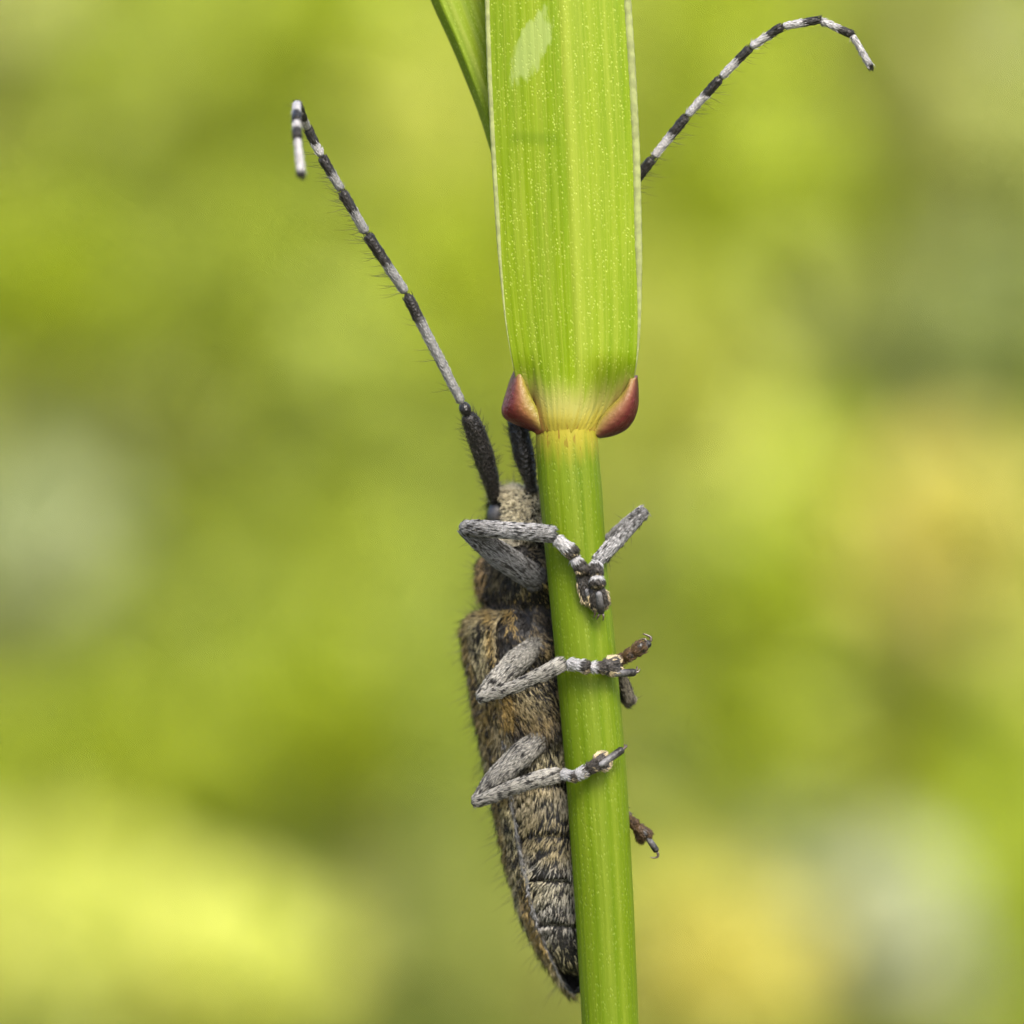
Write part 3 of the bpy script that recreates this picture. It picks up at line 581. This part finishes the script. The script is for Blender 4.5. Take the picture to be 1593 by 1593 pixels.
# legs
def leg(fem, tib, tars, claws, lab, dens=1.0, hairc=(.178, .172, .152)):
    """fem/tib: (px,py,depth,radius); tars: (p0,p1,r,kind) ; claws: list of polylines"""
    Gf = tube([PX(*q[:3]) for q in fem], [U(q[3]) for q in fem], 18, 46, .8, 4); V, F = closed_loft(Gf)
    root = mesh_obj('leg', V, F, M['leg_skin'], beetle); root['label'] = lab
    Gt = tube([PX(*q[:3]) for q in tib], [U(q[3]) for q in tib], 16, 46, .85, 4); V, F = closed_loft(Gt); mesh_obj('tibia', V, F, M['leg_skin'], root)
    fu = Fur()
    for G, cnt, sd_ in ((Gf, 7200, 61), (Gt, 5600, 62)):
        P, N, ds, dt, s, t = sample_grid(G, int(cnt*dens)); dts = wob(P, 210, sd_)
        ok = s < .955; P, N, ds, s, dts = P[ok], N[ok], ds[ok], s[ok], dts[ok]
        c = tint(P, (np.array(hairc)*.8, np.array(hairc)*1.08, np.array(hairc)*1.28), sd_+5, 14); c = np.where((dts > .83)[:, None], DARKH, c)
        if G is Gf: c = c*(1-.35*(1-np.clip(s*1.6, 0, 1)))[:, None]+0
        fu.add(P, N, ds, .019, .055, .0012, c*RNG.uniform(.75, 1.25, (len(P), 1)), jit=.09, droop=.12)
        P, N, ds, dt, s, t = sample_grid(G, int(150*dens)); fu.add(P, N, ds, .022, .2, .0013, DARKH)
        P, N, ds, dt, s, t = sample_grid(G, int(42*dens)); k = s < .9; P, N, ds = P[k], N[k], ds[k]; fu.add(P, N, ds*.5, RNG.uniform(.02, .045, len(P)), 1.2, .0007, (.03, .028, .024), droop=.1)
    for p0, p1, r, kd in tars:
        p0, p1 = PX(*p0), PX(*p1); r0 = U(r)
        if kd == 'claw':
            G = tube([p0, (p0+p1)/2, p1], [r0*.75, r0, r0*1.05], 10, 22, 1, 3); V, F = closed_loft(G)
            t = np.r_[np.repeat(np.linspace(0, 1, 22), 10), 0, 1][:, None]; cc = np.array((.11, .11, .115))*np.clip(1-t*1.4, 0, 1)+np.array((.010, .009, .008))
            mesh_obj('claw_joint', V, F, M['ringed'], root, col=cc)
        elif kd == 'pad':                          # bilobed joint with a cream fringe of sole hairs
            ax = norm(p1-p0); sd_ = norm(np.cross(ax, (0, 1, 0))); ln = np.linalg.norm(p1-p0)
            Gs = []
            for q in (-1, 1):
                G = tube([p0, p0+ax*ln*.5+sd_*q*r0*.35, p1+sd_*q*r0*.55], [r0*.6, r0*.72, r0*.5], 10, 22, .75, 3); Gs.append(G)
            V1, F1 = closed_loft(Gs[0]); V2, F2 = closed_loft(Gs[1]); V = np.r_[V1, V2]; F = list(F1)+[tuple(np.array(f_)+len(V1)) for f_ in F2]
            mesh_obj('tarsal_lobe', V, F, M['ringed'], root, col=np.broadcast_to((.016, .014, .013), (len(V), 3)))
            for G, q in zip(Gs, (-1, 1)):
                P, N, ds, dt, s, t = sample_grid(G, 900); k = ((N@sd_*q > .58) & (s > .3)) | (s > .9); fu.add(P[k], N[k], ds[k], .015, .5, .0014, np.array((.40, .33, .20))*RNG.uniform(.8, 1.1, (k.sum(), 1)), jit=.2)
                P, N, ds, dt, s, t = sample_grid(G, 200); fu.add(P, N, ds, .016, .3, .0014, (.05, .045, .04))
        else:
            split = {'w': .62, 'd': .30, 'b': .0, 'br': .5}[kd]; o, G = seg_mesh(p0, p1, r0*.72, r0*1.05, split, 'tarsal_joint', root, 'brown' if kd == 'br' else 'white', n=22)
            P, N, ds, dt, s, t = sample_grid(G, 420 if kd != 'br' else 170); dk = s+RNG.normal(size=len(s))*.05 > split
            lt = np.array((.06, .036, .017) if kd == 'br' else (.28, .28, .285))
            fu.add(P, N, ds, .018, .2, .0015, np.where(dk[:, None], np.array((.03, .026, .022) if kd != 'br' else (.07, .042, .02)), lt)*RNG.uniform(.75, 1.1, (len(P), 1)), jit=.15)
            k = s > .55; P, N, ds = P[k], N[k], ds[k]; k = N[:, 2] < -.3
            if kd != 'br': fu.add(P[k], N[k], ds[k], .012, .4, .0013, np.array((.34, .28, .17)))
    for poly in claws:
        G = tube([PX(*q) for q in poly], np.linspace(U(2.6), U(.7), len(poly)), 7, 18, 1, 3); V, F = closed_loft(G); mesh_obj('claw', V, F, M['claw'], root)
    fu.build('leg_hair', root); return root

# front pair
leg([(846, 908, .10, 20), (822, 893, .05, 20), (780, 865, .01, 21), (742, 838, -.02, 15), (715, 819, -.03, 8)],
    [(714, 820, -.04, 8), (740, 821, -.065, 12.5), (790, 825, -.10, 13), (840, 829, -.13, 13.5), (866, 832, -.125, 13)],
    [((862, 836, -.125), (897, 865, -.130), 12, 'w'), ((892, 866, -.130), (911, 893, -.130), 11.5, 'd'), ((904, 888, -.125), (920, 936, -.115), 13, 'pad'), ((912, 915, -.13), (924, 948, -.125), 5.5, 'claw')],
    [[(924, 948, -.125), (926, 955, -.125), (923, 961, -.12)]], 'front leg folded across the face, its banded foot on the stem', 1.0, (.165, .165, .165))
leg([(905, 905, .24, 17), (930, 868, .16, 17), (962, 831, .10, 13), (990, 803, .07, 10), (1004, 791, .055, 8)],
    [(1006, 792, .045, 8.5), (985, 814, .02, 10.5), (955, 846, -.02, 11.5), (934, 866, -.06, 11.5), (925, 876, -.08, 10)],
    [((927, 873, -.115), (927.5, 897, -.150), 11.5, 'd'), ((928, 894, -.150), (930, 915, -.150), 12, 'd'), ((928, 912, -.145), (934, 946, -.125), 15, 'pad'), ((931, 920, -.16), (935.5, 955, -.125), 6, 'claw')],
    [[(934, 953, -.125), (931, 958, -.13), (928, 964, -.12)], [(937, 953, -.125), (939, 959, -.13), (938, 966, -.12)]], 'front leg raised beyond the stem, its foot hooked round it', .8, (.175, .175, .175))
# middle pair
leg([(850, 995, .10, 12), (838, 1001, .07, 16), (802, 1031, .03, 20), (770, 1062, .0, 16), (744, 1087, -.02, 8)],
    [(741, 1088, -.03, 7), (760, 1082, -.045, 9), (800, 1069, -.075, 9.5), (845, 1048, -.11, 11), (879, 1030, -.12, 12)],
    [((880, 1031, -.12), (919, 1039, -.150), 10.5, 'w'), ((916, 1038, -.150), (943, 1039, -.140), 9.5, 'd'), ((938, 1038, -.135), (965, 1035, -.10), 14, 'pad'), ((948, 1048, -.125), (990, 1046, -.08), 6, 'claw')],
    [[(988, 1047, -.08), (993, 1045, -.08), (996, 1040, -.075)], [(987, 1045, -.08), (991, 1041, -.07), (991, 1036, -.06)]], 'middle leg folded over the flank with a ringed foot on the stem', 1.0)
leg([(920, 1000, .22, 12), (940, 1035, .18, 14), (962, 1066, .13, 14), (982, 1098, .09, 8)],
    [(984, 1097, .08, 7), (974, 1072, .06, 9), (962, 1045, .04, 9), (955, 1028, .02, 9)],
    [((952, 1030, .0), (972, 1024, -.02), 9.5, 'br'), ((970, 1025, -.02), (986, 1015, -.03), 10.5, 'br'), ((983, 1018, -.03), (1003, 1001, -.03), 12, 'br'), ((996, 1012, -.03), (1012, 998, -.03), 6, 'claw')],
    [[(1012, 999, -.03), (1013, 991, -.03), (1004, 987, -.03), (999, 986, -.03)], [(1006, 999, -.03), (1004, 994, -.03), (996, 994, -.03)]], 'middle leg mostly hidden by the stem, brown foot soles showing', .6, (.13, .115, .085))
# hind pair
leg([(868, 1130, .10, 12), (852, 1140, .07, 16), (812, 1174, .03, 20), (770, 1212, .0, 17), (738, 1249, -.02, 8)],
    [(733, 1250, -.03, 7), (755, 1243, -.045, 9.5), (795, 1226, -.07, 11), (840, 1211, -.10, 12.5), (872, 1205, -.105, 12)],
    [((870, 1204, -.105), (899, 1209, -.135), 8.8, 'w'), ((895, 1208, -.135), (914, 1197, -.140), 8.8, 'w'), ((911, 1198, -.140), (930, 1189, -.145), 9.5, 'b'), ((926, 1191, -.145), (945, 1180, -.140), 13, 'pad'), ((932, 1191, -.160), (970, 1165, -.115), 6, 'claw')],
    [[(968, 1167, -.115), (972, 1163, -.11), (971, 1157, -.10)], [(969, 1166, -.11), (974, 1162, -.10), (975, 1158, -.09)]], 'hind leg folded over the flank, lowest foot gripping the stem front', 1.0)
leg([(920, 1140, .22, 12), (935, 1175, .20, 14), (945, 1215, .17, 12), (955, 1250, .14, 8)],
    [(957, 1250, .13, 7), (960, 1258, .11, 9), (968, 1266, .09, 9), (976, 1272, .07, 9)],
    [((976, 1272, .06), (990, 1284, .04), 8.5, 'br'), ((988, 1282, .04), (998, 1310, .04), 7, 'br'), ((990, 1284, .03), (1011, 1303, .02), 9.5, 'br'), ((1004, 1298, .02), (1023, 1326, .02), 5, 'claw')],
    [[(1023, 1325, .02), (1024, 1333, .02), (1017, 1335, .02), (1011, 1333, .02)]], 'hind leg behind the stem with only its hooked foot showing', .5, (.12, .105, .08))
